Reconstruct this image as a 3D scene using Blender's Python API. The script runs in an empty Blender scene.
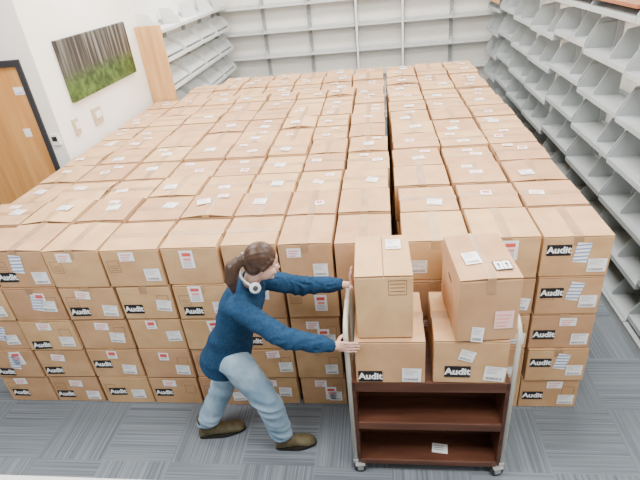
import bpy, bmesh, math, random
from mathutils import Vector, Matrix
from mathutils import noise as NZ
random.seed(31)
scene=bpy.context.scene
COL=scene.collection
R=math.radians

# ------------------------------------------------------------------ materials
def newmat(name,color=(.5,.5,.5),rough=.6,metal=0.0,spec=.4):
    m=bpy.data.materials.new(name); m.use_nodes=True
    b=m.node_tree.nodes['Principled BSDF']
    b.inputs['Base Color'].default_value=(*color,1)
    b.inputs['Roughness'].default_value=rough
    b.inputs['Metallic'].default_value=metal
    b.inputs['Specular IOR Level'].default_value=spec
    return m
def noisy(name,c1,c2,scale=(5,5,5),rough=.7,bump=0.0,detail=4,objrand=0.0,metal=0.0,nscale=1.0,lo=.35,hi=.65,spec=.3,bdist=.01):
    m=newmat(name,c1,rough,metal,spec); nt=m.node_tree; N=nt.nodes; L=nt.links
    b=N['Principled BSDF']
    tc=N.new('ShaderNodeTexCoord'); mp=N.new('ShaderNodeMapping'); mp.inputs['Scale'].default_value=scale
    L.new(tc.outputs['Object'],mp.inputs['Vector'])
    nz=N.new('ShaderNodeTexNoise'); nz.inputs['Scale'].default_value=nscale; nz.inputs['Detail'].default_value=detail
    vec=mp.outputs['Vector']
    if objrand>0:
        oi=N.new('ShaderNodeObjectInfo')
        va=N.new('ShaderNodeVectorMath'); va.operation='MULTIPLY_ADD'; va.inputs[1].default_value=(37,53,71)
        L.new(oi.outputs['Random'],va.inputs[0]); L.new(vec,va.inputs[2]); vec=va.outputs[0]
    L.new(vec,nz.inputs['Vector'])
    cr=N.new('ShaderNodeValToRGB'); cr.color_ramp.elements[0].position=lo; cr.color_ramp.elements[1].position=hi
    cr.color_ramp.elements[0].color=(*c1,1); cr.color_ramp.elements[1].color=(*c2,1)
    L.new(nz.outputs['Fac'],cr.inputs['Fac'])
    out=cr.outputs['Color']
    if objrand>0:
        mr=N.new('ShaderNodeMapRange')
        mr.inputs['To Min'].default_value=1-objrand; mr.inputs['To Max'].default_value=1+objrand
        L.new(oi.outputs['Random'],mr.inputs['Value'])
        hs=N.new('ShaderNodeHueSaturation'); L.new(mr.outputs['Result'],hs.inputs['Value'])
        ml=N.new('ShaderNodeMath'); ml.operation='MULTIPLY_ADD'; ml.inputs[1].default_value=.014; ml.inputs[2].default_value=.492
        L.new(oi.outputs['Random'],ml.inputs[0]); L.new(ml.outputs[0],hs.inputs['Hue'])
        L.new(out,hs.inputs['Color']); out=hs.outputs['Color']
    L.new(out,b.inputs['Base Color'])
    if bump>0:
        bp=N.new('ShaderNodeBump'); bp.inputs['Strength'].default_value=bump; bp.inputs['Distance'].default_value=bdist
        L.new(nz.outputs['Fac'],bp.inputs['Height']); L.new(bp.outputs['Normal'],b.inputs['Normal'])
    return m

M={}
M['card']=noisy('cardboard',(.500,.298,.150),(.590,.368,.196),(5,5,7),.88,.25,3,.10,bdist=.010,spec=.15)
M['cardstuff']=noisy('cardboard_stack',(.46,.275,.135),(.54,.335,.17),(3,3,3),.8,.0,3)
M['cardedge']=newmat('cardboard_edge',(.19,.105,.050),.85)
M['ink']=newmat('carton_ink',(.12,.07,.04),.8)
M['tape']=noisy('packing_tape',(.38,.23,.12),(.46,.29,.155),(8,8,8),.35,.0,2,.12)
M['white']=newmat('label_paper',(.90,.91,.92),.5)
M['black']=newmat('label_black',(.012,.012,.014),.5)
M['grey']=newmat('label_grey_ink',(.28,.29,.32),.6)
M['red']=newmat('label_red',(.72,.10,.09),.5)
M['pink']=newmat('label_pink',(.85,.34,.31),.5)
M['pale']=newmat('label_pale_pink',(.88,.60,.55),.5)
M['blue']=newmat('label_blue',(.22,.33,.60),.5)
M['wallw']=noisy('painted_wall',(.82,.80,.75),(.86,.84,.79),(2,2,2),.9)
M['ceil']=noisy('ceiling_tile',(.80,.80,.79),(.86,.86,.85),(6,6,6),.9)
M['shelf']=noisy('shelf_paint',(.58,.60,.59),(.64,.66,.65),(3,3,3),.45,0,2,.03)
M['shelfdark']=newmat('shelf_slot_paint',(.25,.265,.27),.5)
M['shelfpost']=newmat('shelf_post_paint',(.33,.35,.355),.5)
M['postw']=newmat('white_post_paint',(.78,.79,.78),.4)
M['shelfg']=noisy('shelf_paint_blue_grey',(.32,.352,.355),(.38,.415,.42),(3,3,3),.45,0,2,.03)
M['wood']=noisy('wood_panel',(.47,.26,.10),(.62,.37,.16),(14,14,1.2),.45,.03,5)
M['doorwood']=noisy('door_wood',(.58,.26,.068),(.72,.37,.115),(12,12,.9),.4,.02,5)
M['redwood']=noisy('canopy_wood',(.22,.08,.035),(.32,.12,.05),(4,1,10),.5)
M['dframe']=newmat('door_frame_paint',(.03,.03,.035),.5)
M['cartwood']=noisy('cart_laminate',(.055,.020,.012),(.105,.040,.023),(2,14,14),.4,.02,5)
M['cartedge']=noisy('cart_edge_band',(.080,.032,.019),(.130,.054,.033),(2,14,14),.4,.02,5)
M['steel']=newmat('satin_steel',(.50,.50,.50),.5,.6)
M['cream']=newmat('cart_enamel',(.62,.60,.53),.45,.1)
M['rubber']=newmat('caster_rubber',(.03,.03,.032),.6)
M['tabletop']=noisy('table_laminate',(.62,.63,.63),(.68,.69,.69),(9,9,9),.4)
M['skin']=noisy('skin',(.60,.36,.28),(.66,.41,.33),(20,20,20),.5,0,3)
M['lip']=newmat('lip',(.52,.22,.19),.45)
M['eyew']=newmat('eye_white',(.8,.8,.78),.2)
M['iris']=newmat('eye_iris',(.05,.035,.02),.2)
M['hair']=noisy('hair',(.032,.017,.011),(.062,.033,.020),(60,60,14),.38,.08,3)
M['fleece']=noisy('navy_fleece',(.013,.040,.088),(.020,.056,.116),(60,60,60),1.0,.2,6,bdist=.004,spec=.05)
M['denim']=noisy('denim',(.18,.29,.40),(.34,.47,.58),(9,9,6),.9,.25,6)
M['boot']=noisy('boot_leather',(.075,.060,.030),(.14,.115,.060),(20,20,20),.6,.1,4)
M['sole']=newmat('boot_sole',(.015,.013,.010),.8)
M['hp']=newmat('headphone_plastic',(.56,.60,.62),.4)
M['hpd']=newmat('headphone_pad',(.05,.05,.055),.7)
M['plate']=newmat('wall_plate',(.50,.42,.30),.5)
M['platew']=newmat('wall_plate_white',(.80,.80,.78),.5)
M['tie']=newmat('hair_tie',(.02,.02,.02),.7)

def carpet_mat():
    m=newmat('carpet_tiles',(.1,.12,.14),.95,0,.1); nt=m.node_tree;N=nt.nodes;L=nt.links;b=N['Principled BSDF']
    tc=N.new('ShaderNodeTexCoord')
    def streak(s):
        mp=N.new('ShaderNodeMapping'); mp.inputs['Scale'].default_value=s; L.new(tc.outputs['Object'],mp.inputs['Vector'])
        n=N.new('ShaderNodeTexNoise'); n.inputs['Scale'].default_value=1; n.inputs['Detail'].default_value=2; L.new(mp.outputs['Vector'],n.inputs['Vector'])
        return n.outputs['Fac']
    a=streak((.8,95,1)); c=streak((95,.8,1))
    ck=N.new('ShaderNodeTexChecker'); ck.inputs['Scale'].default_value=2.0; L.new(tc.outputs['Object'],ck.inputs['Vector'])
    mx=N.new('ShaderNodeMix'); mx.data_type='FLOAT'; L.new(ck.outputs['Fac'],mx.inputs['Factor']); L.new(a,mx.inputs[2]); L.new(c,mx.inputs[3])
    cr=N.new('ShaderNodeValToRGB'); e=cr.color_ramp.elements; e[0].position=.30; e[0].color=(.098,.116,.136,1); e[1].position=.70; e[1].color=(.212,.240,.268,1)
    L.new(mx.outputs[0],cr.inputs['Fac']); L.new(cr.outputs['Color'],b.inputs['Base Color'])
    bp=N.new('ShaderNodeBump'); bp.inputs['Strength'].default_value=.10; bp.inputs['Distance'].default_value=.002
    L.new(mx.outputs[0],bp.inputs['Height']); L.new(bp.outputs['Normal'],b.inputs['Normal'])
    return m
M['carpet']=carpet_mat()

def forest_mat():
    m=newmat('forest_print',(.2,.3,.1),.45); nt=m.node_tree;N=nt.nodes;L=nt.links;b=N['Principled BSDF']
    tc=N.new('ShaderNodeTexCoord'); sp=N.new('ShaderNodeSeparateXYZ'); L.new(tc.outputs['Object'],sp.inputs[0])
    mp=N.new('ShaderNodeMapping'); mp.inputs['Scale'].default_value=(1,10,.4); L.new(tc.outputs['Object'],mp.inputs['Vector'])
    n=N.new('ShaderNodeTexNoise'); n.inputs['Scale'].default_value=1.6; n.inputs['Detail'].default_value=4; L.new(mp.outputs['Vector'],n.inputs['Vector'])
    tr=N.new('ShaderNodeValToRGB'); e=tr.color_ramp.elements; e[0].position=.48;e[0].color=(.026,.021,.018,1); e[1].position=.68;e[1].color=(.20,.20,.17,1)
    L.new(n.outputs['Fac'],tr.inputs['Fac'])
    n2=N.new('ShaderNodeTexNoise'); n2.inputs['Scale'].default_value=14; n2.inputs['Detail'].default_value=6; L.new(tc.outputs['Object'],n2.inputs['Vector'])
    gr=N.new('ShaderNodeValToRGB'); e=gr.color_ramp.elements; e[0].position=.38;e[0].color=(.012,.035,.006,1); e[1].position=.74;e[1].color=(.10,.18,.035,1)
    L.new(n2.outputs['Fac'],gr.inputs['Fac'])
    ad=N.new('ShaderNodeMath'); ad.operation='MULTIPLY_ADD'; ad.inputs[1].default_value=.18; L.new(n2.outputs['Fac'],ad.inputs[0]); L.new(sp.outputs['Z'],ad.inputs[2])
    st=N.new('ShaderNodeMapRange'); st.inputs['From Min'].default_value=-.03; st.inputs['From Max'].default_value=.10; L.new(ad.outputs[0],st.inputs['Value'])
    mx=N.new('ShaderNodeMix'); mx.data_type='RGBA'; L.new(st.outputs['Result'],mx.inputs['Factor']); L.new(gr.outputs['Color'],mx.inputs[6]); L.new(tr.outputs['Color'],mx.inputs[7])
    L.new(mx.outputs[2],b.inputs['Base Color'])
    return m
M['forest']=forest_mat()

# ------------------------------------------------------------------ mesh builder
class MB:
    def __init__(s): s.v=[];s.f=[];s.m=[];s.mats=[];s.sm=[]
    def mi(s,k):
        if k not in s.mats: s.mats.append(k)
        return s.mats.index(k)
    def add(s,vs,fs,k,smooth=False):
        o=len(s.v); s.v+= [tuple(v) for v in vs]; i=s.mi(k)
        for f in fs: s.f.append(tuple(o+a for a in f)); s.m.append(i); s.sm.append(smooth)
    def box(s,x0,x1,y0,y1,z0,z1,k,bev=0,T=None):
        bm=bmesh.new(); bmesh.ops.create_cube(bm,size=1)
        for v in bm.verts:
            v.co=Vector(((x0+x1)/2+v.co.x*(x1-x0),(y0+y1)/2+v.co.y*(y1-y0),(z0+z1)/2+v.co.z*(z1-z0)))
        if bev>0: bmesh.ops.bevel(bm,geom=bm.edges[:],offset=bev,segments=2,affect='EDGES',profile=.5)
        if T is not None: bmesh.ops.transform(bm,matrix=T,verts=bm.verts)
        bm.verts.index_update()
        s.add([v.co[:] for v in bm.verts],[[v.index for v in f.verts] for f in bm.faces],k); bm.free()
    def tube(s,pts,r,k,n=10,cap=True):
        pts=[Vector(p) for p in pts]; rings=[]
        rr=r if isinstance(r,(list,tuple)) else [r]*len(pts)
        prev=None
        for i,p in enumerate(pts):
            d=(pts[min(i+1,len(pts)-1)]-pts[max(i-1,0)]).normalized()
            if prev is None:
                a=Vector((0,0,1)) if abs(d.z)<.9 else Vector((1,0,0))
                u=d.cross(a).normalized()
            else:
                u=(prev-d*prev.dot(d)).normalized()
            w=d.cross(u); prev=u
            rings.append([p+(u*math.cos(2*math.pi*j/n)+w*math.sin(2*math.pi*j/n))*rr[i] for j in range(n)])
        vs=[v for rg in rings for v in rg]; fs=[]
        for i in range(len(pts)-1):
            for j in range(n):
                fs.append((i*n+j,i*n+(j+1)%n,(i+1)*n+(j+1)%n,(i+1)*n+j))
        if cap: fs.append(tuple(range(n))[::-1]); fs.append(tuple((len(pts)-1)*n+j for j in range(n)))
        s.add(vs,fs,k,True)
    def quad(s,x0,x1,z0,z1,y,k):   # facing -Y
        s.add([(x0,y,z0),(x1,y,z0),(x1,y,z1),(x0,y,z1)],[(0,1,2,3)],k)
    def mesh(s,name):
        me=bpy.data.meshes.new(name); me.from_pydata(s.v,[],s.f)
        for k in s.mats: me.materials.append(M[k])
        me.polygons.foreach_set('material_index',s.m); me.polygons.foreach_set('use_smooth',s.sm); me.update()
        return me
def obj(name,me,parent=None,loc=(0,0,0),rot=(0,0,0),scl=(1,1,1),**props):
    o=bpy.data.objects.new(name,me); COL.objects.link(o); o.location=loc; o.rotation_euler=rot; o.scale=scl
    if parent: o.parent=parent
    for k,v in props.items(): o[k]=v
    return o
def empty(name,loc,rot=(0,0,0),**props):
    o=obj(name,None,None,loc,rot,**props); o.empty_display_size=.1; return o

def textmesh(txt,size,bold=.0,spacing=1.0):
    cu=bpy.data.curves.new('t','FONT'); cu.body=txt; cu.size=size; cu.offset=bold; cu.align_x='CENTER'; cu.align_y='CENTER'; cu.resolution_u=3
    cu.space_character=spacing
    o=bpy.data.objects.new('t',cu); COL.objects.link(o); dg=bpy.context.evaluated_depsgraph_get(); dg.update()
    me=bpy.data.meshes.new_from_object(o.evaluated_get(dg))
    vs=[(v.co.x,0,v.co.y) for v in me.vertices]; fs=[tuple(p.vertices) for p in me.polygons]
    bpy.data.objects.remove(o); bpy.data.meshes.remove(me)
    return vs,fs

# ------------------------------------------------------------------ room
XL,XR,YB,YC=-3.06,2.25,10.08,4.32; ZC=3.8
def struct(name,a,k,**kw):
    mb=MB(); mb.box(*a,k); return obj(name,mb.mesh(name),kind='structure',**kw)
struct('floor',(-6,3.0,-2,10.3,-.1,0),'carpet')
struct('wall_back',(XL-.12,XR+.12,YB,YB+.12,0,ZC),'wallw')
struct('wall_left',(XL-.12,XL,YC,YB,0,ZC),'wallw')
struct('wall_right',(XR,XR+.12,-1.0,YB,0,ZC),'wallw')
DX=XL-.14
mb=MB(); mb.box(DX,XL-.12,YC,YC+.12,0,ZC,'wallw'); mb.box(DX-1.02,DX,YC,YC+.12,2.35,ZC,'wallw'); mb.box(-6,DX-1.02,YC,YC+.12,0,ZC,'wallw')
obj('wall_door',mb.mesh('wall_door'),kind='structure')
mb=MB(); mb.box(DX-.050,DX,YC-.02,YC+.12,0,2.345,'dframe'); mb.box(DX-1.015,DX-.96,YC-.02,YC+.12,0,2.345,'dframe'); mb.box(DX-.96,DX-.05,YC-.02,YC+.12,2.295,2.345,'dframe')
obj('trim_1',mb.mesh('trim_1'),kind='structure')
mb=MB(); mb.box(DX-.955,DX-.055,YC+.01,YC+.055,.01,2.29,'doorwood',.002)
mb.box(DX-.175,DX-.075,YC+.006,YC+.0095,2.04,2.11,'white'); mb.box(DX-.16,DX-.09,YC+.004,YC+.006,2.055,2.06,'grey')
mb.box(DX-.24,DX-.17,YC+.006,YC+.0095,1.64,1.72,'white')
mb.tube([(DX-.14,YC+.01,1.05),(DX-.14,YC-.05,1.05),(DX-.26,YC-.05,1.05)],.011,'steel')
obj('door_1',mb.mesh('door_1'),kind='structure')
struct('ceiling',(-6,2.6,-2,10.3,ZC,ZC+.1),'ceil')
struct('baseboard_left',(XL,XL+.012,YC,6.3,0,.1),'dframe')

pic=empty('forest_picture',(XL+.012,5.39,2.15),label='wide frameless forest photograph print hanging on the white wall',category='picture')
mb=MB(); mb.box(-.012,.03,-.735,.735,-.29,.29,'forest',.003); obj('print_panel',mb.mesh('print_panel'),pic)
def plate(loc,w,h,k,name,label,face='x'):
    mb=MB()
    if face=='x':
        mb.box(-.002,.022,-w/2,w/2,-h/2,h/2,k,.004); mb.box(.022,.032,-w*.3,w*.3,-h*.15,h*.25,'platew',.002)
    else:
        mb.box(-w/2,w/2,-.022,.002,-h/2,h/2,k,.004); mb.box(-w*.3,w*.3,-.03,-.022,-h*.1,h*.3,'black',.002)
    return obj(name,mb.mesh(name),None,loc,label=label,category='wall control')
plate((XL,5.01,1.63),.17,.17,'plate','thermostat','beige square thermostat box on the white wall')
plate((XL,4.58,1.64),.09,.16,'plate','light_switch','tan light switch plate on the white wall')
plate((XL-.070,YC,1.60),.08,.11,'platew','card_reader','small white card reader beside the door frame','y')

# ------------------------------------------------------------------ library shelving
def shelf_meshes(K,P,pw=.022,lip=.042,br=1.0):
    d={}
    mb=MB(); w=.455
    mb.box(-w+.004,w-.004,-.295,-.03,0,.012,K); mb.box(-w+.004,w-.004,-.31,-.295,.012-lip,.012,K,.002)
    mb.box(-w+.004,w-.004,-.032,-.028,.012,.04,K)
    for sx in (-1,1):
        x=sx*(w-.006)
        prof=[(-.035,-.03),(-.305,-.03),(-.305,.03),(-.20,.20*br),(-.035,.22*br)]
        t=.003
        vs=[(x-t,y,z) for y,z in prof]+[(x+t,y,z) for y,z in prof]; n=5
        fs=[tuple(range(n)),tuple(range(2*n-1,n-1,-1))]+[(i,(i+1)%n,n+(i+1)%n,n+i) for i in range(n)]
        mb.add(vs,fs,K)
    d['shelf']=mb.mesh('shelf')
    mb=MB()
    for sx in (-1,1):
        a,b=(sx*(w-pw),sx*w); mb.box(min(a,b),max(a,b),-.05,0,0,2.34,P)
        for z in [i*.08+.12 for i in range(27)]:
            mb.box(sx*(w-.011)-.004,sx*(w-.011)+.004,-.051,-.0499,z,z+.04,'shelfdark')
    d['upright']=mb.mesh('uprights')
    mb=MB(); mb.box(-w+.002,w-.002,-.325,-.0,.0,.085,K); mb.box(-w+.002,w-.002,-.335,0,.085,.10,K,.002)
    d['base']=mb.mesh('base')
    mb=MB(); prof=[(-.06,.0),(-.28,.0),(-.28,.03),(-.18,.23),(-.06,.25)]
    t=.004; vs=[(-t,y,z) for y,z in prof]+[(t,y,z) for y,z in prof]; n=5
    mb.add(vs,[tuple(range(n)),tuple(range(2*n-1,n-1,-1))]+[(i,(i+1)%n,n+(i+1)%n,n+i) for i in range(n)],K)
    mb.box(-.09,.0,-.28,-.06,.0005,.002,K)
    d['divider']=mb.mesh('divider')
    mb=MB()
    mb.add([(-.44,-.04,.20),(.44,-.04,.20),(.44,-.275,.035),(-.44,-.275,.035)],[(0,1,2,3)],K)
    mb.add([(-.44,-.275,.035),(.44,-.275,.035),(.44,-.285,.055),(-.44,-.285,.055)],[(0,1,2,3)],K)
    d['slope']=mb.mesh('sloped_plate')
    return d
SMW=shelf_meshes('shelf','shelfpost'); SMG=shelf_meshes('shelfg','shelfpost',.034,.046,1.1); SMB=shelf_meshes('shelf','shelfpost',.030,.028,.40)
def bay(x,y,rot,scl,label,group,SM,dividers=0,canopy=None,levels=(.46,.82,1.18,1.54,1.90,2.26),slope=False,posts=False):
    r=empty('library_shelf',(x,y,0),(0,0,rot),label=label,category='bookshelf',group=group); r.scale=(scl,1,1)
    obj('upright',SM['upright'],r); obj('base',SM['base'],r)
    for z in levels: obj('shelf',SM['shelf'],r,(0,0,z))
    for z in levels[:-1]:
        for k in range(dividers):
            obj('divider',SM['divider'],r,(-.40+.8*(k+1)/(dividers+1)+random.uniform(-.14,.14),0,z+.0125))
        if slope and z>.8: obj('sloped_plate',SM['slope'],r,(0,0,z))
    if canopy=='top':
        mb=MB(); mb.box(-.455,.455,-.32,0,2.34,2.37,'redwood',.003); obj('canopy',mb.mesh('canopy'),r,label='reddish brown wood canopy')
    if canopy=='face':
        mb=MB(); mb.box(-.455,.455,-.335,-.312,1.98,2.20,'wood',.003); obj('fascia',mb.mesh('fascia'),r,label='brown wood fascia')
    if posts:
        mb=MB(); mb.box(-.020,.020,-.355,-.337,0,2.75,'postw',.003); pm=mb.mesh('front_post')
        for sx in (-1,1): obj('front_post',pm,r,(sx*.433,0,0),label='white vertical post')
    return r
for i in range(8):
    yc=9.70-.455-.912*i
    off=(0,.07,.02)[i%3]
    bay(XR-.005,yc,R(-90),1,'blue-grey steel cantilever library shelving bay, empty, slanted brackets','empty steel shelves along the aisle',SMG,dividers=1,canopy={4:'top',5:'top',0:'face'}.get(i),levels=[z+off-.02 for z in (.12,.47,.82,1.18,1.54,1.90)]+[2.27])
for i in range(6):
    bay(XL+.465+.878*i,YB-.005,0,.962,'pale grey steel library shelving bay, empty, against the end wall','empty steel shelves on the end wall',SMB,levels=(.42,.86,1.30,1.74,2.18),posts=(i==3))
for i in range(4):
    b=bay(XL+.005,6.45+.42+.815*i,R(90),.890,'pale steel shelving bay with sloped plates, '+('wooden end panel' if i==0 else 'beside the wall'),'empty steel shelves beside the picture wall',SMW,slope=True)
    if i==0:
        mb=MB(); mb.box(-.50,-.475,-.345,0,0,2.34,'wood',.003); obj('end_panel',mb.mesh('end_panel'),b,label='oak wood end panel')

# ------------------------------------------------------------------ carton meshes
W,D,H=.385,.38,.28
def carton(seam,printed,bulge,name):
    mb=MB()
    mb.box(-W/2,W/2,-D/2,D/2,0,H-.004,'card',.006)
    g=.003
    for s in (-1,1):
        if seam=='x':
            y0,y1=(s*g,s*(D/2-.002))
            vs=[(-W/2+.002,y0,H-.003+bulge),(W/2-.002,y0,H-.003+bulge),(W/2-.002,y1,H-.003),(-W/2+.002,y1,H-.003)]
        else:
            x0,x1=(s*g,s*(W/2-.002))
            vs=[(x0,-D/2+.002,H-.003+bulge),(x0,D/2-.002,H-.003+bulge),(x1,D/2-.002,H-.003),(x1,-D/2+.002,H-.003)]
        top=[(a,b,c+.0035) for a,b,c in vs]; low=[(a,b,min(c,H-.0045)) for a,b,c in vs]
        mb.add(low+top,[(4,5,6,7)],'card')
        mb.add(low+top,[(0,1,5,4),(1,2,6,5),(2,3,7,6),(3,0,4,7)],'cardedge')
    for s in (-1,1):
        x=s*(W/2+.0006)
        pts=[]
        for j in range(14):
            a=2*math.pi*j/14; pts.append((x,math.cos(a)*.042,H*.68+math.sin(a)*.013))
        mb.add(pts,[tuple(range(14)) if s>0 else tuple(range(13,-1,-1))],'cardedge')
    if printed:
        y=-D/2-.0007; x0,x1,z0,z1=.085,.165,.115,.205; t=.0028
        if printed==2: x0,x1=-.165,-.085
        if printed==3: x0,x1,z0,z1=.030,.150,.198,.262
        for a in ((x0,x1,z0,z0+t),(x0,x1,z1-t,z1),(x0,x0+t,z0,z1),(x1-t,x1,z0,z1)): mb.quad(*a,y,'ink')
        if printed>=2:
            for k in range(3): mb.quad(x0+.012,x1-.012,z0+.015+k*.016,z0+.0175+k*.016,y,'ink')
    return mb.mesh(name)
def tape(seam,bulge,name):
    mb=MB(); h=.027; e=.0018; L=.06
    A,B=(D,W) if seam=='x' else (W,D)
    s=bulge*(1-h/(A/2)); zt=H+bulge+e; zs=H+s+e; X=B/2+e
    def P(a,b,c): return (b,a,c) if seam=='x' else (a,b,c)
    q=[P(-h,-X,zs),P(0,-X,zt),P(h,-X,zs),P(-h,X,zs),P(0,X,zt),P(h,X,zs)]
    mb.add(q,[(0,1,4,3),(1,2,5,4)],'tape')
    for sg in (-1,1):
        mb.add([P(-h,sg*X,zs),P(-h,sg*X,H-L),P(h,sg*X,H-L),P(h,sg*X,zs),P(0,sg*X,zt)],[(0,1,2,3,4)],'tape')
    return mb.mesh(name)
VAR={}
for seam in 'xy':
    for pr in (0,1,2,3):
        for ib,bu in enumerate((.0015,.005,.011,.020)):
            VAR[(seam,pr,ib)]=(seam,pr,bu,carton(seam,pr,bu,'carton_body'),tape(seam,bu,'carton_tape'))
VK=[k for k in VAR if k[1]!=3 and k[2]<3]
VKtop=VK*4+[k for k in VAR if k[1]==0 and k[2]==3]*2
VKlow=[k for k in VAR if k[1]!=3 and k[2]==0]
def vi(seam,pr,b): return (seam,pr,b)
def lab_audit():
    mb=MB(); mb.quad(-.068,.068,-.038,.038,0,'black'); vs,fs=textmesh('Audit',.060,.0024)
    mb.add([(x,-.0006,z) for x,y,z in vs],fs,'white'); return mb.mesh('audit_label')
def lab_ship(kind):
    mb=MB(); rnd=random.Random(kind)
    mb.quad(-.053,.053,-.047,.047,0,'white'); y=-.0006
    z=.040
    while z>-.004:
        x1=rnd.uniform(-.005,.040); mb.quad(-.044,x1,z-.0022,z,y,'grey'); z-=.0090
    x=-.043
    while x<.036:
        w=rnd.choice((.0008,.0016,.0025)); mb.quad(x,x+w,-.038,-.022,y,'black'); x+=w+rnd.choice((.0020,.0032))
    return mb.mesh('shipping_label')
def lab_red(kind):
    mb=MB(); y=-.0006
    if kind==0:
        mb.quad(-.047,.047,-.066,.066,0,'white'); mb.quad(-.030,.030,.022,.048,y,'red'); mb.quad(-.026,.026,-.010,.010,y,'pink')
        for k in range(4): mb.quad(-.034,.026,-.023-k*.010,-.020-k*.010,y,'grey')
    elif kind==1:
        mb.quad(-.051,.051,-.033,.033,0,'white')
        for k in range(3): mb.quad(-.038,.036-.012*k,.010-k*.018,.019-k*.018,y,'pink')
    elif kind==2:
        mb.quad(-.038,.038,-.038,.038,0,'white')
        mb.quad(-.026,.026,-.006,.026,y,'red'); mb.quad(-.026,.020,-.024,-.017,y,'grey')
    else:
        mb.quad(-.050,.050,-.034,.034,0,'pale')
        for k in range(4): mb.quad(-.040,.038-.008*k,.016-k*.014,.021-k*.014,y,'pink')
    return mb.mesh('sticker')
def lab_stripe():
    mb=MB(); mb.quad(-.040,.040,-.068,.068,0,'white')
    for k in range(5):
        z=-.063+k*.0262; mb.add([(-.040,-.0006,z),(.040,-.0006,z+.013),(.040,-.0006,z+.023),(-.040,-.0006,z+.010)],[(0,1,2,3)],'blue')
    return mb.mesh('striped_tape')
def lab_bw():
    mb=MB(); mb.quad(-.056,.056,-.036,.036,0,'black'); mb.quad(-.050,-.002,-.030,.030,-.0005,'white'); mb.quad(.002,.050,-.030,.030,-.0005,'white')
    for cx in (-.026,.026):
        mb.add([(cx-.004,-.001,-.02),(cx+.004,-.001,-.02),(cx+.004,-.001,.004),(cx+.012,-.001,.004),(cx,-.001,.02),(cx-.012,-.001,.004),(cx-.004,-.001,.004)],[(0,1,2,3,4,5,6)],'black')
    return mb.mesh('arrow_label')
LA=lab_audit(); LS=[lab_ship(i) for i in range(3)]; LR=[lab_red(i) for i in range(4)]; LT=lab_stripe(); LB=lab_bw()

def addlab(root,kind,x,z,face='front',rot=0,s=1.0,bu=.016):
    me,name,lb={'audit':(LA,'audit_label','black Audit label'),'ship':(random.choice(LS),'shipping_label','white printed shipping label'),
      'red0':(LR[0],'sticker','tall white and red sticker'),'red1':(LR[1],'sticker','red and white printed sticker'),'red2':(LR[2],'sticker','small red block sticker on white'),'red3':(LR[3],'sticker','plain pinkish paper label'),
      'stripe':(LT,'striped_tape','blue and white striped tape'),'bw':(LB,'arrow_label','black framed arrow label')}[kind]
    if face=='front': loc=(x,-D/2-.0032,z); rt=(0,rot,0)
    else: loc=(x,z,H+bu+.0040); rt=(R(-90),0,rot)
    o=obj(name,me,root,loc,rt,(s,s,s)); o['label']=lb
    return o
def make_box(x,y,z,rz=0,w=W,h=H,d=D,var=None,labels=(),label='closed tan cardboard carton with taped top flaps',group=None,tp=True):
    seam,pr,bu,me,tme=VAR[var] if var is not None else VAR[random.choice(VK)]
    o=obj('cardboard_box',me,None,(x,y,z),(0,0,rz),(w/W,d/D,h/H)); o['label']=label; o['category']='box'
    if group: o['group']=group
    if tp: obj('packing_tape',tme,o)
    for l in labels:
        f=l[3] if len(l)>3 else 'front'; rt=l[4] if len(l)>4 else 0; s=l[5] if len(l)>5 else 1.0
        addlab(o,l[0],l[1],l[2],f,rt,s,bu)
    return o

# ------------------------------------------------------------------ the block of cartons
bounds=[-3.06,-2.64,-2.22,-1.81,-1.41,-1.02,-.65,-.30,.065]
colsA=[(bounds[i],bounds[i+1]) for i in range(8)]+[(.095,.500),(.500,.903),(.903,1.30)]
bb=[-2.69,-2.31,-1.93,-1.55,-1.16,-.77,-.36,.065]
colsB=[(bb[i],bb[i+1]) for i in range(7)]+[(.095,.500),(.500,.903),(.903,1.30)]
NR=13; Y0=2.52; PITCH=.388
G='stacked cartons'
def flabels(c,l):
    L=[]
    r=random.random
    if l==4:
        fixed={0:[('audit',-.11,.07),('red1',.1,.2)],1:[('audit',-.11,.085),('stripe',-.005,.185,'front',.15),('ship',.12,.075)],2:[('red1',-.05,.232)],3:[('red1',-.02,.232),('ship',.12,.09)],4:[('red0',-.02,.195)],5:[('red1',0,.2)],
               6:[('red1',-.08,.22),('ship',.1,.09)],7:[('red0',.0,.19)],8:[('ship',-.1,.1)],9:[('red0',.02,.195),],
               10:[('audit',-.10,.19),('stripe',.03,.17,'front',.1),('ship',.125,.08)]}
        return fixed.get(c,[])
    if c==10:
        L=[('audit',-.105,.12+.05*(l%2)),('ship',.120,.08+.02*(l%2))]
        L.append(('stripe',.03,.18,'front',.2) if l in (3,1) else ('red1',.03,.225))
        return L
    if c>=9 or c<=5:
        if r()<.72: L.append(('audit',-.105+random.uniform(-.005,.04),.065+random.uniform(-.01,.07),'front',random.uniform(-.05,.05)))
        if r()<.82: L.append((random.choice(('red0','red1','red1','red1','red2')),random.uniform(-.04,.06),.225+random.uniform(-.03,.01),'front',random.uniform(-.14,.14)))
        if r()<.82: L.append(('ship',.115+random.uniform(-.03,.01),.085+random.uniform(-.01,.05),'front',random.uniform(-.14,.14)))
        if c<=1 and r()<.5: L.append(('stripe',.02,.16,'front',.2))
    else:
        if r()<.6: L.append(('ship',.1,.09))
        if r()<.6: L.append(('red1',-.02,.22))
        if r()<.4: L.append(('red0',.06,.12))
    return L
stuff=MB()
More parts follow.
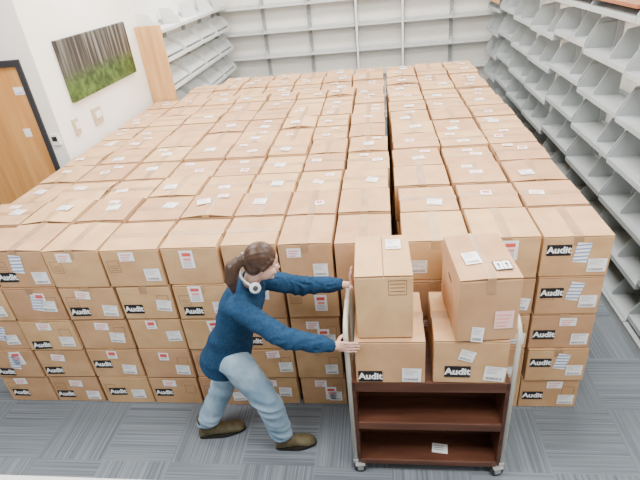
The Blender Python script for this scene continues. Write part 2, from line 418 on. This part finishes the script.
for j in range(NR):
    cols=colsA if j<10 else colsB
    nl=8 if j<10 else 7
    rowh=random.uniform(-.012,.018)
    sL=random.uniform(-.004,.008); sR=random.uniform(-.010,.004)
    if j in (0,1,5,6): sL,sR=-.008,.004
    for c,(xa,xb) in enumerate(cols):
        if j>=2 and j<10 and c==0: xa=-3.01
        if j==NR-1 and c in (0,): continue
        xc=(xa+xb)/2; wfull=(xb-xa)
        yc=Y0+D/2+j*PITCH
        for l in range(5):
            z=l*H
            if l<4 and j>0:
                dx=random.uniform(-.003,.003)
                stuff.box(xc-wfull/2+.008+dx,xc+wfull/2-.008+dx,yc-D/2+.004,yc+D/2-.004,z+.0005,z+H-.0005,'cardstuff')
                continue
            if j==0:
                w=wfull-.012-random.uniform(0,.014); dx=random.uniform(-.005,.005); dy=random.uniform(-.020,.0); rz=random.uniform(-.012,.012)
            else:
                w=wfull-.014-random.uniform(0,.014); dx=random.uniform(-.004,.004); dy=random.uniform(-.005,.005); rz=random.uniform(-.022,.022)
                if random.random()<.12: w-=.018
            if l==4: dx+= sL if c<nl else sR
            hh=H*.978 if l<4 else H*(1+rowh+random.uniform(-.03,.032))
            dd=D if l<4 else D-.010
            labs=flabels(c,l) if j==0 else []
            if l==4 and j>0 and random.random()<.80:
                labs=[(random.choice(('red1','red1','red2','ship','ship')),random.uniform(-.09,.09),random.uniform(-.10,.05),'top',random.uniform(-.3,.3),.95)]
                if random.random()<.45: labs.append(('red1',random.uniform(-.1,.1),.11,'top',0,.8))
            has='audit' in [q[0] for q in labs]
            lb='tan cardboard carton with a black Audit label' if has else ('tan cardboard carton with paper labels, in the stack' if labs else 'plain tan cardboard carton with taped top, in the stack')
            make_box(xc+dx,yc+dy,z,rz,w,hh,dd,random.choice(VKlow if l<4 else (VKtop if j>0 else VK)),labs,lb,G)
o=obj('cardboard_box_stack',stuff.mesh('carton_stack'),kind='stuff'); o['label']='lower layers of tan cardboard cartons under the top layer'; o['category']='boxes'

# ------------------------------------------------------------------ book cart
CX0,CX1,CY0,CY1=-.22,.675,1.975,2.455
cart=empty('book_cart',((CX0+CX1)/2,(CY0+CY1)/2,0),label='dark brown book cart with steel tube ends, loaded with cartons',category='cart')
cw=(CX1-CX0)/2; cd=(CY1-CY0)/2
TT=1.19
for sx,nm in ((-1,'end_frame'),(1,'end_frame')):
    mb=MB(); x=sx*cw
    zt=TT-.09
    pts=[(x,-cd+.015,.09),(x,-cd+.015,zt)]
    for k in range(1,7):
        a=math.pi/2*k/6; pts.append((x,-cd+.015+.09*(1-math.cos(a)),zt+.09*math.sin(a)))
    for k in range(0,7):
        a=math.pi/2*k/6; pts.append((x,cd-.015-.09+.09*math.sin(a),zt+.09*math.cos(a)))
    pts+= [(x,cd-.015,.09)]
    mb.tube(pts,.0140,'cream',12)
    mb.box(x-.016,x+.016,-cd,cd,.082,.112,'steel',.003)
    obj(nm,mb.mesh(nm),cart,label='curved steel tube end frame')
    mb=MB(); xi=sx*(cw-.024)
    mb.box(xi-.010,xi+.010,-cd+.004,cd-.004,.095,.80,'cartwood',.002)
    obj('side_panel',mb.mesh('side_panel'),cart)
iw=cw-.034
for i,z in enumerate((.118,.465,.80)):
    mb=MB(); mb.box(-iw,iw,-cd+.010,cd-.010,z-.022,z,'cartwood',.002)
    lo=(.036,.055,.070)[i]
    mb.box(-iw,iw,-cd+.000,-cd+.012,z-lo,z+.003,'cartedge',.0015)
    mb.box(-iw,iw,cd-.012,cd-.000,z-lo,z+.003,'cartedge',.0015)
    obj('shelf',mb.mesh('cart_shelf'),cart)
mb=MB(); mb.box(-iw,iw,-.03,-.018,.1185,.778,'cartwood'); obj('back_panel',mb.mesh('back_panel'),cart)
mb=MB()
mb.quad(-.048,.048,-.035,.035,0,'white'); 
for k in range(3): mb.quad(-.036,.024,.014-k*.014,.019-k*.014,-.0006,'grey')
obj('paper_label',mb.mesh('paper_label'),cart,(.085,-.145,.1215),(R(-90),0,-.12),label='white paper label')
mw=MB(); mw.tube([(0,-.015,.040),(0,.015,.040)],.040,'rubber',20); mw.tube([(0,-.018,.040),(0,.018,.040)],.020,'steel',12)
mf=MB(); mf.box(-.018,.018,-.025,-.020,.030,.080,'steel'); mf.box(-.018,.018,.020,.025,.030,.080,'steel'); mf.box(-.030,.030,-.030,.030,.074,.082,'steel')
mwm,mfm=mw.mesh('wheel'),mf.mesh('fork')
for sx in (-1,1):
    for sy in (-1,1):
        c=empty('caster',(sx*(cw-.025),sy*(cd-.012),0)); c.parent=cart; c.rotation_euler=(0,0,random.uniform(-.5,.5))
        obj('wheel',mwm,c); obj('fork',mfm,c)
CG='cartons on the cart'; ZT=.8035; HL=.300
make_box(.012,2.195,ZT,0,.378,HL,.44,vi('x',0,0),[('audit',-.112,.050,'front',0,1.0),('ship',.118,.060,'front',.03,1.0)],'tan carton with black Audit label on the cart top',CG)
make_box(.442,2.195,ZT,R(-1.2),.385,HL,.435,vi('x',0,0),[('audit',-.065,.082,'front',0,1.0),('ship',.13,.07,'front',.1,1.05),('ship',-.02,.19,'front',.3,.75)],'tan carton with black Audit label under another on the cart',CG)
ZU=ZT+HL*(H+.0040)/H+.003
make_box(-.012,2.20,ZU,R(1),.292,.40,.40,vi('y',3,0),[('ship',.08,.09,'top',0,1.0)],'tall plain carton standing on another on the cart',CG,tp=False)
make_box(.490,2.19,ZU,R(4),.30,.385,.43,vi('y',0,1),[('ship',-.07,-.03,'top',.1,1.0),('bw',.10,-.10,'top',.05,1.0),('red3',.10,.10,'front',0,1.2),('ship',-.06,.035,'front',.1,.75)],'tall carton set at an angle on the cart',CG)

# ------------------------------------------------------------------ table corner
tb=empty('work_table',(-1.6,1.03,0),label='pale laminate work table with steel legs',category='table')
mb=MB(); mb.box(-1.4,1.4,-.36,.36,.71,.74,'tabletop',.004); obj('table_top',mb.mesh('table_top'),tb)
ml=MB(); ml.tube([(0,0,0),(0,0,.71)],.02,'steel',12); lm=ml.mesh('table_leg')
for sx in (-1,1):
    for sy in (-1,1): obj('leg',lm,tb,(sx*1.33,sy*.3,0))

# ------------------------------------------------------------------ person
HS=.91
def frame(f,upish):
    f=Vector(f).normalized(); l=Vector(upish).cross(f).normalized(); u=f.cross(l).normalized()
    return Matrix((f,l,u)).transposed()
def capsule(bm,p0,r0,p1,r1,n=18):
    p0,p1=Vector(p0),Vector(p1); d=p1-p0; L=d.length
    if L<1e-6: d=Vector((0,0,1))
    d=d.normalized(); a=Vector((0,0,1)) if abs(d.z)<.9 else Vector((1,0,0)); u=d.cross(a).normalized(); w=d.cross(u)
    prof=[]
    for k in range(1,6): t=-math.pi/2+math.pi/2*k/6; prof.append((p0+d*math.sin(t)*r0, math.cos(t)*r0))
    prof.append((p0,r0)); prof.append((p1,r1))
    for k in range(1,6): t=math.pi/2*k/6; prof.append((p1+d*math.sin(t)*r1, math.cos(t)*r1))
    rings=[[bm.verts.new(c+(u*math.cos(2*math.pi*j/n)+w*math.sin(2*math.pi*j/n))*r) for j in range(n)] for c,r in prof]
    for i in range(len(rings)-1):
        for j in range(n): bm.faces.new((rings[i][j],rings[i][(j+1)%n],rings[i+1][(j+1)%n],rings[i+1][j]))
    s=bm.verts.new(p0-d*r0); e=bm.verts.new(p1+d*r1)
    for j in range(n):
        bm.faces.new((s,rings[0][(j+1)%n],rings[0][j])); bm.faces.new((e,rings[-1][j],rings[-1][(j+1)%n]))
def loft(bm,secs,n=28):
    rings=[[bm.verts.new(c+A*math.cos(2*math.pi*j/n)+B*math.sin(2*math.pi*j/n)) for j in range(n)] for c,A,B in secs]
    for i in range(len(rings)-1):
        for j in range(n): bm.faces.new((rings[i][j],rings[i][(j+1)%n],rings[i+1][(j+1)%n],rings[i+1][j]))
    bm.faces.new(rings[0][::-1]); bm.faces.new(rings[-1])
def ellipsoid(bm,c,r,F=None):
    if F is HF: r=[q*HS for q in r]
    T=Matrix.Translation(Vector(c)) @ ((F if F is not None else Matrix.Identity(3)).to_4x4()) @ Matrix.Diagonal((*r,1))
    bmesh.ops.create_uvsphere(bm,u_segments=24,v_segments=16,radius=1,matrix=T)
def blob(name,fn,voxel,smooth,key,cuts=(),noise=0,nfreq=8,post=None):
    bm=bmesh.new(); fn(bm); bmesh.ops.recalc_face_normals(bm,faces=bm.faces)
    me=bpy.data.meshes.new(name); bm.to_mesh(me); bm.free()
    o=bpy.data.objects.new('tmp',me); COL.objects.link(o)
    m=o.modifiers.new('r','REMESH'); m.mode='VOXEL'; m.voxel_size=voxel; m.use_smooth_shade=True
    s=o.modifiers.new('s','SMOOTH'); s.iterations=smooth; s.factor=.5
    dg=bpy.context.evaluated_depsgraph_get(); dg.update()
    out=bpy.data.meshes.new_from_object(o.evaluated_get(dg)); bpy.data.objects.remove(o); bpy.data.meshes.remove(me)
    bm=bmesh.new(); bm.from_mesh(out)
    for co,no in cuts:
        bmesh.ops.bisect_plane(bm,geom=bm.verts[:]+bm.edges[:]+bm.faces[:],plane_co=co,plane_no=no,clear_outer=True)
    if noise:
        bm.normal_update()
        for v in bm.verts:
            q=v.co*nfreq; a=NZ.noise(q)+.5*NZ.noise(q*2.1)
            v.co+=v.normal*a*noise
    if post: post(bm)
    for f in bm.faces: f.smooth=True
    bm.to_mesh(out); bm.free(); out.name=name
    out.materials.clear(); out.materials.append(M[key])
    return out
def J(x,y,z): return Vector((1.04*x+.14-.04*z,1.04*y+.04,1.025*z))
pel=J(-1.025,2.08,.86); neck=J(-.80,2.065,1.335)
shR=J(-.862,1.925,1.265); shL=J(-.785,2.205,1.25)
elR=Vector((-.550,1.945,1.165)); wrR=Vector((-.290,1.945,1.105))
elL=Vector((-.505,2.365,1.20)); wrL=Vector((-.245,2.280,1.268))
hipR=J(-1.0,1.995,.83); hipL=J(-1.06,2.165,.83)
knR=J(-.845,1.985,.47); knL=J(-1.165,2.15,.475)
anR=J(-.825,2.025,.10); anL=J(-1.375,2.10,.105)
toeR=Vector((-.505,2.182,0)); toeL=Vector((-1.035,2.292,0))
side=(shL-shR).normalized(); upt=(neck-pel).normalized(); fw=side.cross(upt).normalized(); side=upt.cross(fw).normalized()
TF=Matrix((fw,side,upt)).transposed(); TL=(neck-pel).length
HC=J(-.705,2.035,1.485)+Vector((.003,0,-.012)); HF=frame((.90,.32,-.34),(0,0,1))
def HP(f,l,u): return HC+HF@(Vector((f,l,u))*HS)
def T3(base,f,l,u): return base+TF@Vector((f,l,u))

def fingers_right(bm):
    tx,ty=CX0,CY0+.015; z0=1.085; fy=2.195-.22-.0105
    ellipsoid(bm,(tx-.026,ty-.026,z0),(.036,.0135,.036))
    capsule(bm,wrR,.021,(tx-.045,ty-.028,z0+.004),.020)
    for k,(dz,ln) in enumerate(((.029,.90),(.0098,1.02),(-.0098,.97),(-.0288,.78))):
        z=z0+dz; r=.0080-.0004*k
        a=(tx-.008,ty-.028,z); b=(tx+.020*ln,ty-.032,z-.002); c=(tx+.050*ln,min(fy,ty-.026),z-.005); d=(tx+.072*ln,fy,z-.008)
        capsule(bm,a,r+.001,b,r); capsule(bm,b,r,c,r*.95); capsule(bm,c,r*.95,d,r*.85)
    capsule(bm,(tx-.045,ty-.020,z0+.020),.0115,(tx-.030,ty+.004,z0+.036),.0098); capsule(bm,(tx-.030,ty+.004,z0+.036),.0098,(tx-.004,ty+.024,z0+.044),.0083)
def fingers_left(bm):
    fx=-.173
    p=Vector((fx-.014,2.245,1.305))
    ellipsoid(bm,p,(.014,.037,.039)); capsule(bm,wrL,.021,(fx-.028,2.257,1.280),.020)
    for k,(dy,ln) in enumerate(((-.030,.066),(-.0102,.074),(.0102,.069),(.030,.055))):
        r=.0080-.0003*k; a=p+Vector((0,dy,.026)); dr=Vector((0,dy*3.5,1)).normalized()
        b=a+dr*ln*.45+Vector((-.004,0,0)); c=b+dr*ln*.32+Vector((.004,0,0)); d=c+dr*ln*.25+Vector((.005,0,0))
        capsule(bm,a,r+.001,b,r); capsule(bm,b,r,c,r*.95); capsule(bm,c,r*.95,d,r*.85)
    capsule(bm,p+Vector((-.004,-.028,-.02)),.0115,p+Vector((.002,-.056,-.002)),.0098); capsule(bm,p+Vector((.002,-.056,-.002)),.0098,p+Vector((.007,-.072,.020)),.0082)
def body_fn(bm):
    ellipsoid(bm,T3(neck,-.01,0,-.17),(.080,.125,.17),TF); ellipsoid(bm,T3(pel,0,0,.13),(.075,.11,.15),TF); ellipsoid(bm,pel,(.088,.125,.10),TF)
    for s,e,w in ((shR,elR,wrR),(shL,elL,wrL)):
        capsule(bm,T3(neck,0,0,-.08),.042,s,.040); capsule(bm,s,.040,e,.033); capsule(bm,e,.033,w,.023)
    for h,k,a,tt in ((hipR,knR,anR,toeR),(hipL,knL,anL,toeL)):
        capsule(bm,h,.075,k,.05); capsule(bm,k,.05,a,.034); capsule(bm,a,.034,(a.x,a.y,.07),.034)
        d=(tt-a); d.z=0; d.normalize()
        capsule(bm,(a.x,a.y,.050),.026,(a.x+d.x*.13,a.y+d.y*.13,.042),.020)
    capsule(bm,neck-upt*.03,.050,HP(-.03,0,-.06),.045)
    ellipsoid(bm,HP(-.012,0,.028),(.094,.075,.088),HF); ellipsoid(bm,HP(.022,0,-.030),(.066,.056,.082),HF)
    ellipsoid(bm,HP(.040,0,-.074),(.042,.035,.030),HF); ellipsoid(bm,HP(.076,0,-.094),(.013,.014,.012),HF)
    capsule(bm,HP(.083,0,.010),.0055,HP(.103,0,-.020),.0072); ellipsoid(bm,HP(.094,0,-.024),(.011,.0125,.007),HF)
    ellipsoid(bm,HP(.085,0,-.053),(.010,.020,.0055),HF); ellipsoid(bm,HP(.084,0,-.063),(.009,.017,.0055),HF)
    for s in (-1,1):
        ellipsoid(bm,HP(.054,s*.036,-.030),(.028,.021,.024),HF); capsule(bm,HP(.077,s*.018,.026),.0055,HP(.064,s*.045,.024),.0055)
        ellipsoid(bm,HP(-.004,s*.073,-.008),(.017,.007,.027),HF)
    fingers_right(bm); fingers_left(bm)
PB=Vector((-1.03,2.2,0))
person=empty('person',PB,label='person in navy fleece and jeans leaning to push a cart',category='person')
def pchild(name,me,**kw):
    return obj(name,me,person,-PB,**kw)
pchild('body',blob('body',body_fn,.0042,3,'skin'))
def ridge(x,y,z):
    n=NZ.noise(Vector((x,y,z)))
    return (1-abs(n)*3.2)
def jacket_fn(bm):
    secs=[]
    for t,f,ra,rb in ((-.42,-.010,.150,.180),(-.10,-.006,.138,.172),(.10,-.002,.126,.160),(.32,-.004,.118,.154),(.55,-.008,.118,.158),(.74,-.010,.116,.160),(.87,-.010,.096,.140),(.96,-.006,.075,.094)):
        secs.append((T3(pel,f,0,t*TL),fw*ra,side*rb))
    loft(bm,secs)
    for s,e,w in ((shR,elR,wrR),(shL,elL,wrL)):
        ax=(e-w).normalized(); mid=s*.5+e*.5
        capsule(bm,T3(neck,-.01,0,-.085),.054,s,.060); capsule(bm,s,.065,mid,.061); capsule(bm,mid,.061,e,.055)
        capsule(bm,e,.057,w+ax*.065,.045); capsule(bm,w+ax*.055,.041,w+ax*.015,.033)
    capsule(bm,neck-upt*.05,.068,neck+upt*.020,.057)
hemP=T3(pel,0,0,-.150)
def fold(bm):
    bm.normal_update()
    for v in bm.verts:
        hit=False; b=0
        for s,e,w in ((shR,elR,wrR),(shL,elL,wrL)):
            ax=(w-s); t=(v.co-s).dot(ax)/ax.length_squared
            r=((v.co-s)-ax*t)
            if t>.06 and r.length<.14:
                hit=True
                ang=math.atan2(r.dot(Vector((0,0,1))),r.dot(Vector((0,1,0))))
                amp=.0028+.0058*math.exp(-((t-.50)/.15)**2)+.004*math.exp(-((t-.86)/.08)**2)
                b=ridge(t*8+ang*.8,math.cos(ang)*1.1,math.sin(ang)*1.1)*amp*min(1,(t-.06)/.1)
        if not hit:
            q=v.co-pel; t=q.dot(upt); l=q.dot(side); f=q.dot(fw)
            b=ridge(t*7+l*5,l*4.0,f*4.5)*(.0045+.0040*math.exp(-((t-.10)/.12)**2))
        v.co+=v.normal*b
jm=blob('jacket',jacket_fn,.007,6,'fleece',cuts=[(hemP,-upt)],noise=.005,nfreq=7,post=fold)
jk=pchild('fleece_jacket',jm,label='navy blue fleece jacket')
sol=jk.modifiers.new('t','SOLIDIFY'); sol.thickness=.004; sol.offset=-1
def jeans_fn(bm):
    ellipsoid(bm,pel+Vector((-.01,.0,-.01)),(.118,.150,.12),TF)
    for h,k,a in ((hipR,knR,anR),(hipL,knL,anL)):
        capsule(bm,h,.102,k,.082); capsule(bm,k,.081,a+(k-a)*.05,.072); capsule(bm,a+(k-a)*.1,.072,a+Vector((0,0,-.02)),.073)
    ellipsoid(bm,pel+Vector((-.070,.03,-.03)),(.078,.115,.09),TF)
def foldj(bm):
    bm.normal_update()
    for v in bm.verts:
        z=v.co.z
        R_=(v.co-knR).length<(v.co-knL).length; kc=knR if R_ else knL
        amp=.0028+.0068*math.exp(-((z-.19)/.06)**2)+.0055*math.exp(-((z-.49)/.08)**2)
        b=ridge(z*12+(v.co.x-kc.x)*6,(v.co.x-kc.x)*4,(v.co.y-kc.y)*7+(5 if R_ else 0))*amp
        v.co+=v.normal*b
jn=pchild('jeans',blob('jeans',jeans_fn,.007,5,'denim',cuts=[(Vector((0,0,.145)),Vector((0,0,-1)))],noise=.005,nfreq=7,post=foldj),label='light blue denim jeans')
jn.modifiers.new('t','SOLIDIFY').thickness=.003
def boot(a,toe):
    a=Vector((a.x,a.y,0)); d=(Vector(toe)-a); d.z=0; L=d.length; d.normalize(); sd=Vector((-d.y,d.x,0)); up_=Vector((0,0,1))
    def fn(bm):
        secs=[]
        for x,zt,w in ((-.062,.060,.020),(-.050,.085,.036),(-.02,.105,.043),(.03,.112,.043),(.07,.100,.043),(.11,.082,.047),(L-.075,.072,.051),(L-.04,.065,.047),(L-.015,.052,.034),(L-.003,.036,.016)):
            lo=.012; secs.append((a+d*x+up_*((zt+lo)/2),sd*w,up_*((zt-lo)/2)))
        loft(bm,secs,24)
        capsule(bm,a+Vector((0,0,.07)),.048,a+Vector((0,0,.175)),.052)
    def fs(bm):
        n=32; lo=[];hi=[]
        for k in range(n):
            t=2*math.pi*k/n; x=math.cos(t); y=math.sin(t)
            px=(L+.066)/2*x+(L-.066)/2; wd=.048*(1-.12*math.cos(px/(L)*6))
            sgn=abs(y)**.75*(1 if y>0 else -1)
            p=a+d*px+sd*wd*sgn
            lo.append(bm.verts.new(p+Vector((0,0,.001)))); hi.append(bm.verts.new(p+Vector((0,0,.024))))
        for k in range(n): bm.faces.new((lo[k],lo[(k+1)%n],hi[(k+1)%n],hi[k]))
        bm.faces.new(hi); bm.faces.new(lo[::-1])
    me=blob('boot',fn,.005,6,'boot')
    b=pchild('boot',me,label='olive brown leather ankle boot')
    bm=bmesh.new(); fs(bm); m2=bpy.data.meshes.new('sole'); bm.to_mesh(m2); bm.free(); m2.materials.append(M['sole'])
    obj('sole',m2,b)
boot(anR,toeR); boot(anL,toeL)
def hair_fn(bm):
    ellipsoid(bm,HP(-.024,0,.038),(.099,.085,.091),HF); ellipsoid(bm,HP(-.052,0,-.015),(.060,.073,.070),HF)
    for s in (-1,1): capsule(bm,HP(.030,s*.064,.052),.015,HP(-.010,s*.078,.000),.017)
    capsule(bm,HP(-.100,0,.006),.036,HP(-.140,-.004,.0),.029)
    capsule(bm,HP(-.140,-.004,.0),.030,HP(-.172,-.010,-.050),.042); capsule(bm,HP(-.172,-.010,-.050),.042,HP(-.168,-.018,-.125),.037)
    capsule(bm,HP(-.168,-.018,-.125),.037,HP(-.140,-.025,-.205),.011)
def strands(bm):
    bm.normal_update()
    for v in bm.verts:
        p=HF.transposed()@(v.co-HC)
        if p.x<-.118*HS: a=math.atan2(p.y,p.x+.17*HS); ph=a*9+NZ.noise(p*12)*2
        else: ph=math.atan2(p.y,p.z+.02)*24+NZ.noise(p*9)*3
        v.co+=v.normal*math.sin(ph)*.0006
pchild('hair',blob('hair',hair_fn,.0045,8,'hair',post=strands),label='dark brown hair tied in a ponytail')
tmb=MB(); pts=[]
for k in range(17):
    t=2*math.pi*k/16; pts.append(HP(-.130,math.cos(t)*.031,.003+math.sin(t)*.031))
tmb.tube(pts,.005,'tie',8,False); pchild('hair_tie',tmb.mesh('hair_tie'))
def eyeball(s):
    mb=MB(); bm=bmesh.new(); ellipsoid(bm,HP(.0715,s*.029,.006),(.0125,.0125,.0075),HF); bm.verts.index_update()
    mb.add([v.co[:] for v in bm.verts],[[v.index for v in f.verts] for f in bm.faces],'eyew',True); bm.free()
    bm=bmesh.new(); ellipsoid(bm,HP(.0805,s*.030,.005),(.0045,.0052,.0052),HF); bm.verts.index_update()
    mb.add([v.co[:] for v in bm.verts],[[v.index for v in f.verts] for f in bm.faces],'iris',True); bm.free()
    pchild('eye',mb.mesh('eye'))
eyeball(1); eyeball(-1)
def brow(s):
    mb=MB(); mb.tube([HP(.083,s*.014,.030),HP(.080,s*.030,.034),HP(.066,s*.046,.030)],[.0015,.002,.001],'hair',6); pchild('eyebrow',mb.mesh('eyebrow'))
brow(1);brow(-1)
mb=MB(); mb.tube([HP(.088,-.016,-.058),HP(.0945,0,-.0575),HP(.088,.016,-.058)],[.0015,.0035,.0015],'lip',8); pchild('lips',mb.mesh('lips'))
hp=empty('headphones',tuple(neck),label='pale grey over-ear headphones worn around the neck',category='headphones')
mb=MB(); pts=[]
for k in range(19):
    t=R(60)+ (2*math.pi-R(120))*k/18
    pts.append(TF@Vector((math.cos(t)*.088+.01,math.sin(t)*.088,.048-.012*math.cos(t))))
mb.tube(pts,.0075,'hp',8); obj('headband',mb.mesh('headband'),hp)
for s in (-1,1):
    t=R(60)*s; c=TF@Vector((math.cos(t)*.092+.012,math.sin(t)*.092,.040)); dn=(TF@Vector((.45,s*.75,.45))).normalized()
    cup=empty('ear_cup',(0,0,0)); cup.parent=hp
    mb=MB(); mb.tube([c-dn*.004,c+dn*.008,c+dn*.013],[.032,.032,.025],'hp',20); mb.tube([c+dn*.013,c+dn*.0145],[.015,.013],'hpd',16); obj('cup_shell',mb.mesh('cup_shell'),cup)
    mb=MB(); mb.tube([c-dn*.016,c-dn*.004],[.027,.031],'hpd',20); obj('ear_pad',mb.mesh('ear_pad'),cup)

# ------------------------------------------------------------------ lights
def area(x,y,sx,sy,p):
    l=bpy.data.lights.new('ceiling_light','AREA'); l.shape='RECTANGLE'; l.size=sx; l.size_y=sy; l.energy=p; l.color=(1,.99,.97)
    o=bpy.data.objects.new('ceiling_light',l); COL.objects.link(o); o.location=(x,y,ZC-.03); return o
for y in (1.0,3.2,5.4,7.8):
    for x in (-2.1,.8): area(x,y,1.5,.8,116)
w=bpy.data.worlds.new('World'); scene.world=w; w.use_nodes=True
w.node_tree.nodes['Background'].inputs[0].default_value=(.98,.99,1,1); w.node_tree.nodes['Background'].inputs[1].default_value=.60

# ------------------------------------------------------------------ camera
rt=Vector((.9911,.0964,-.0922)).normalized(); bk=Vector((.1298,-.8559,.5006)); bk=(bk-rt*bk.dot(rt)).normalized(); up=bk.cross(rt)
cam=bpy.data.cameras.new('Camera'); cam.sensor_width=36; cam.lens=27.48; cam.clip_start=.05
co=bpy.data.objects.new('Camera',cam); COL.objects.link(co)
mw_=Matrix((rt,up,bk)).transposed().to_4x4(); mw_.translation=Vector((0,0,2.90)); co.matrix_world=mw_
scene.camera=co
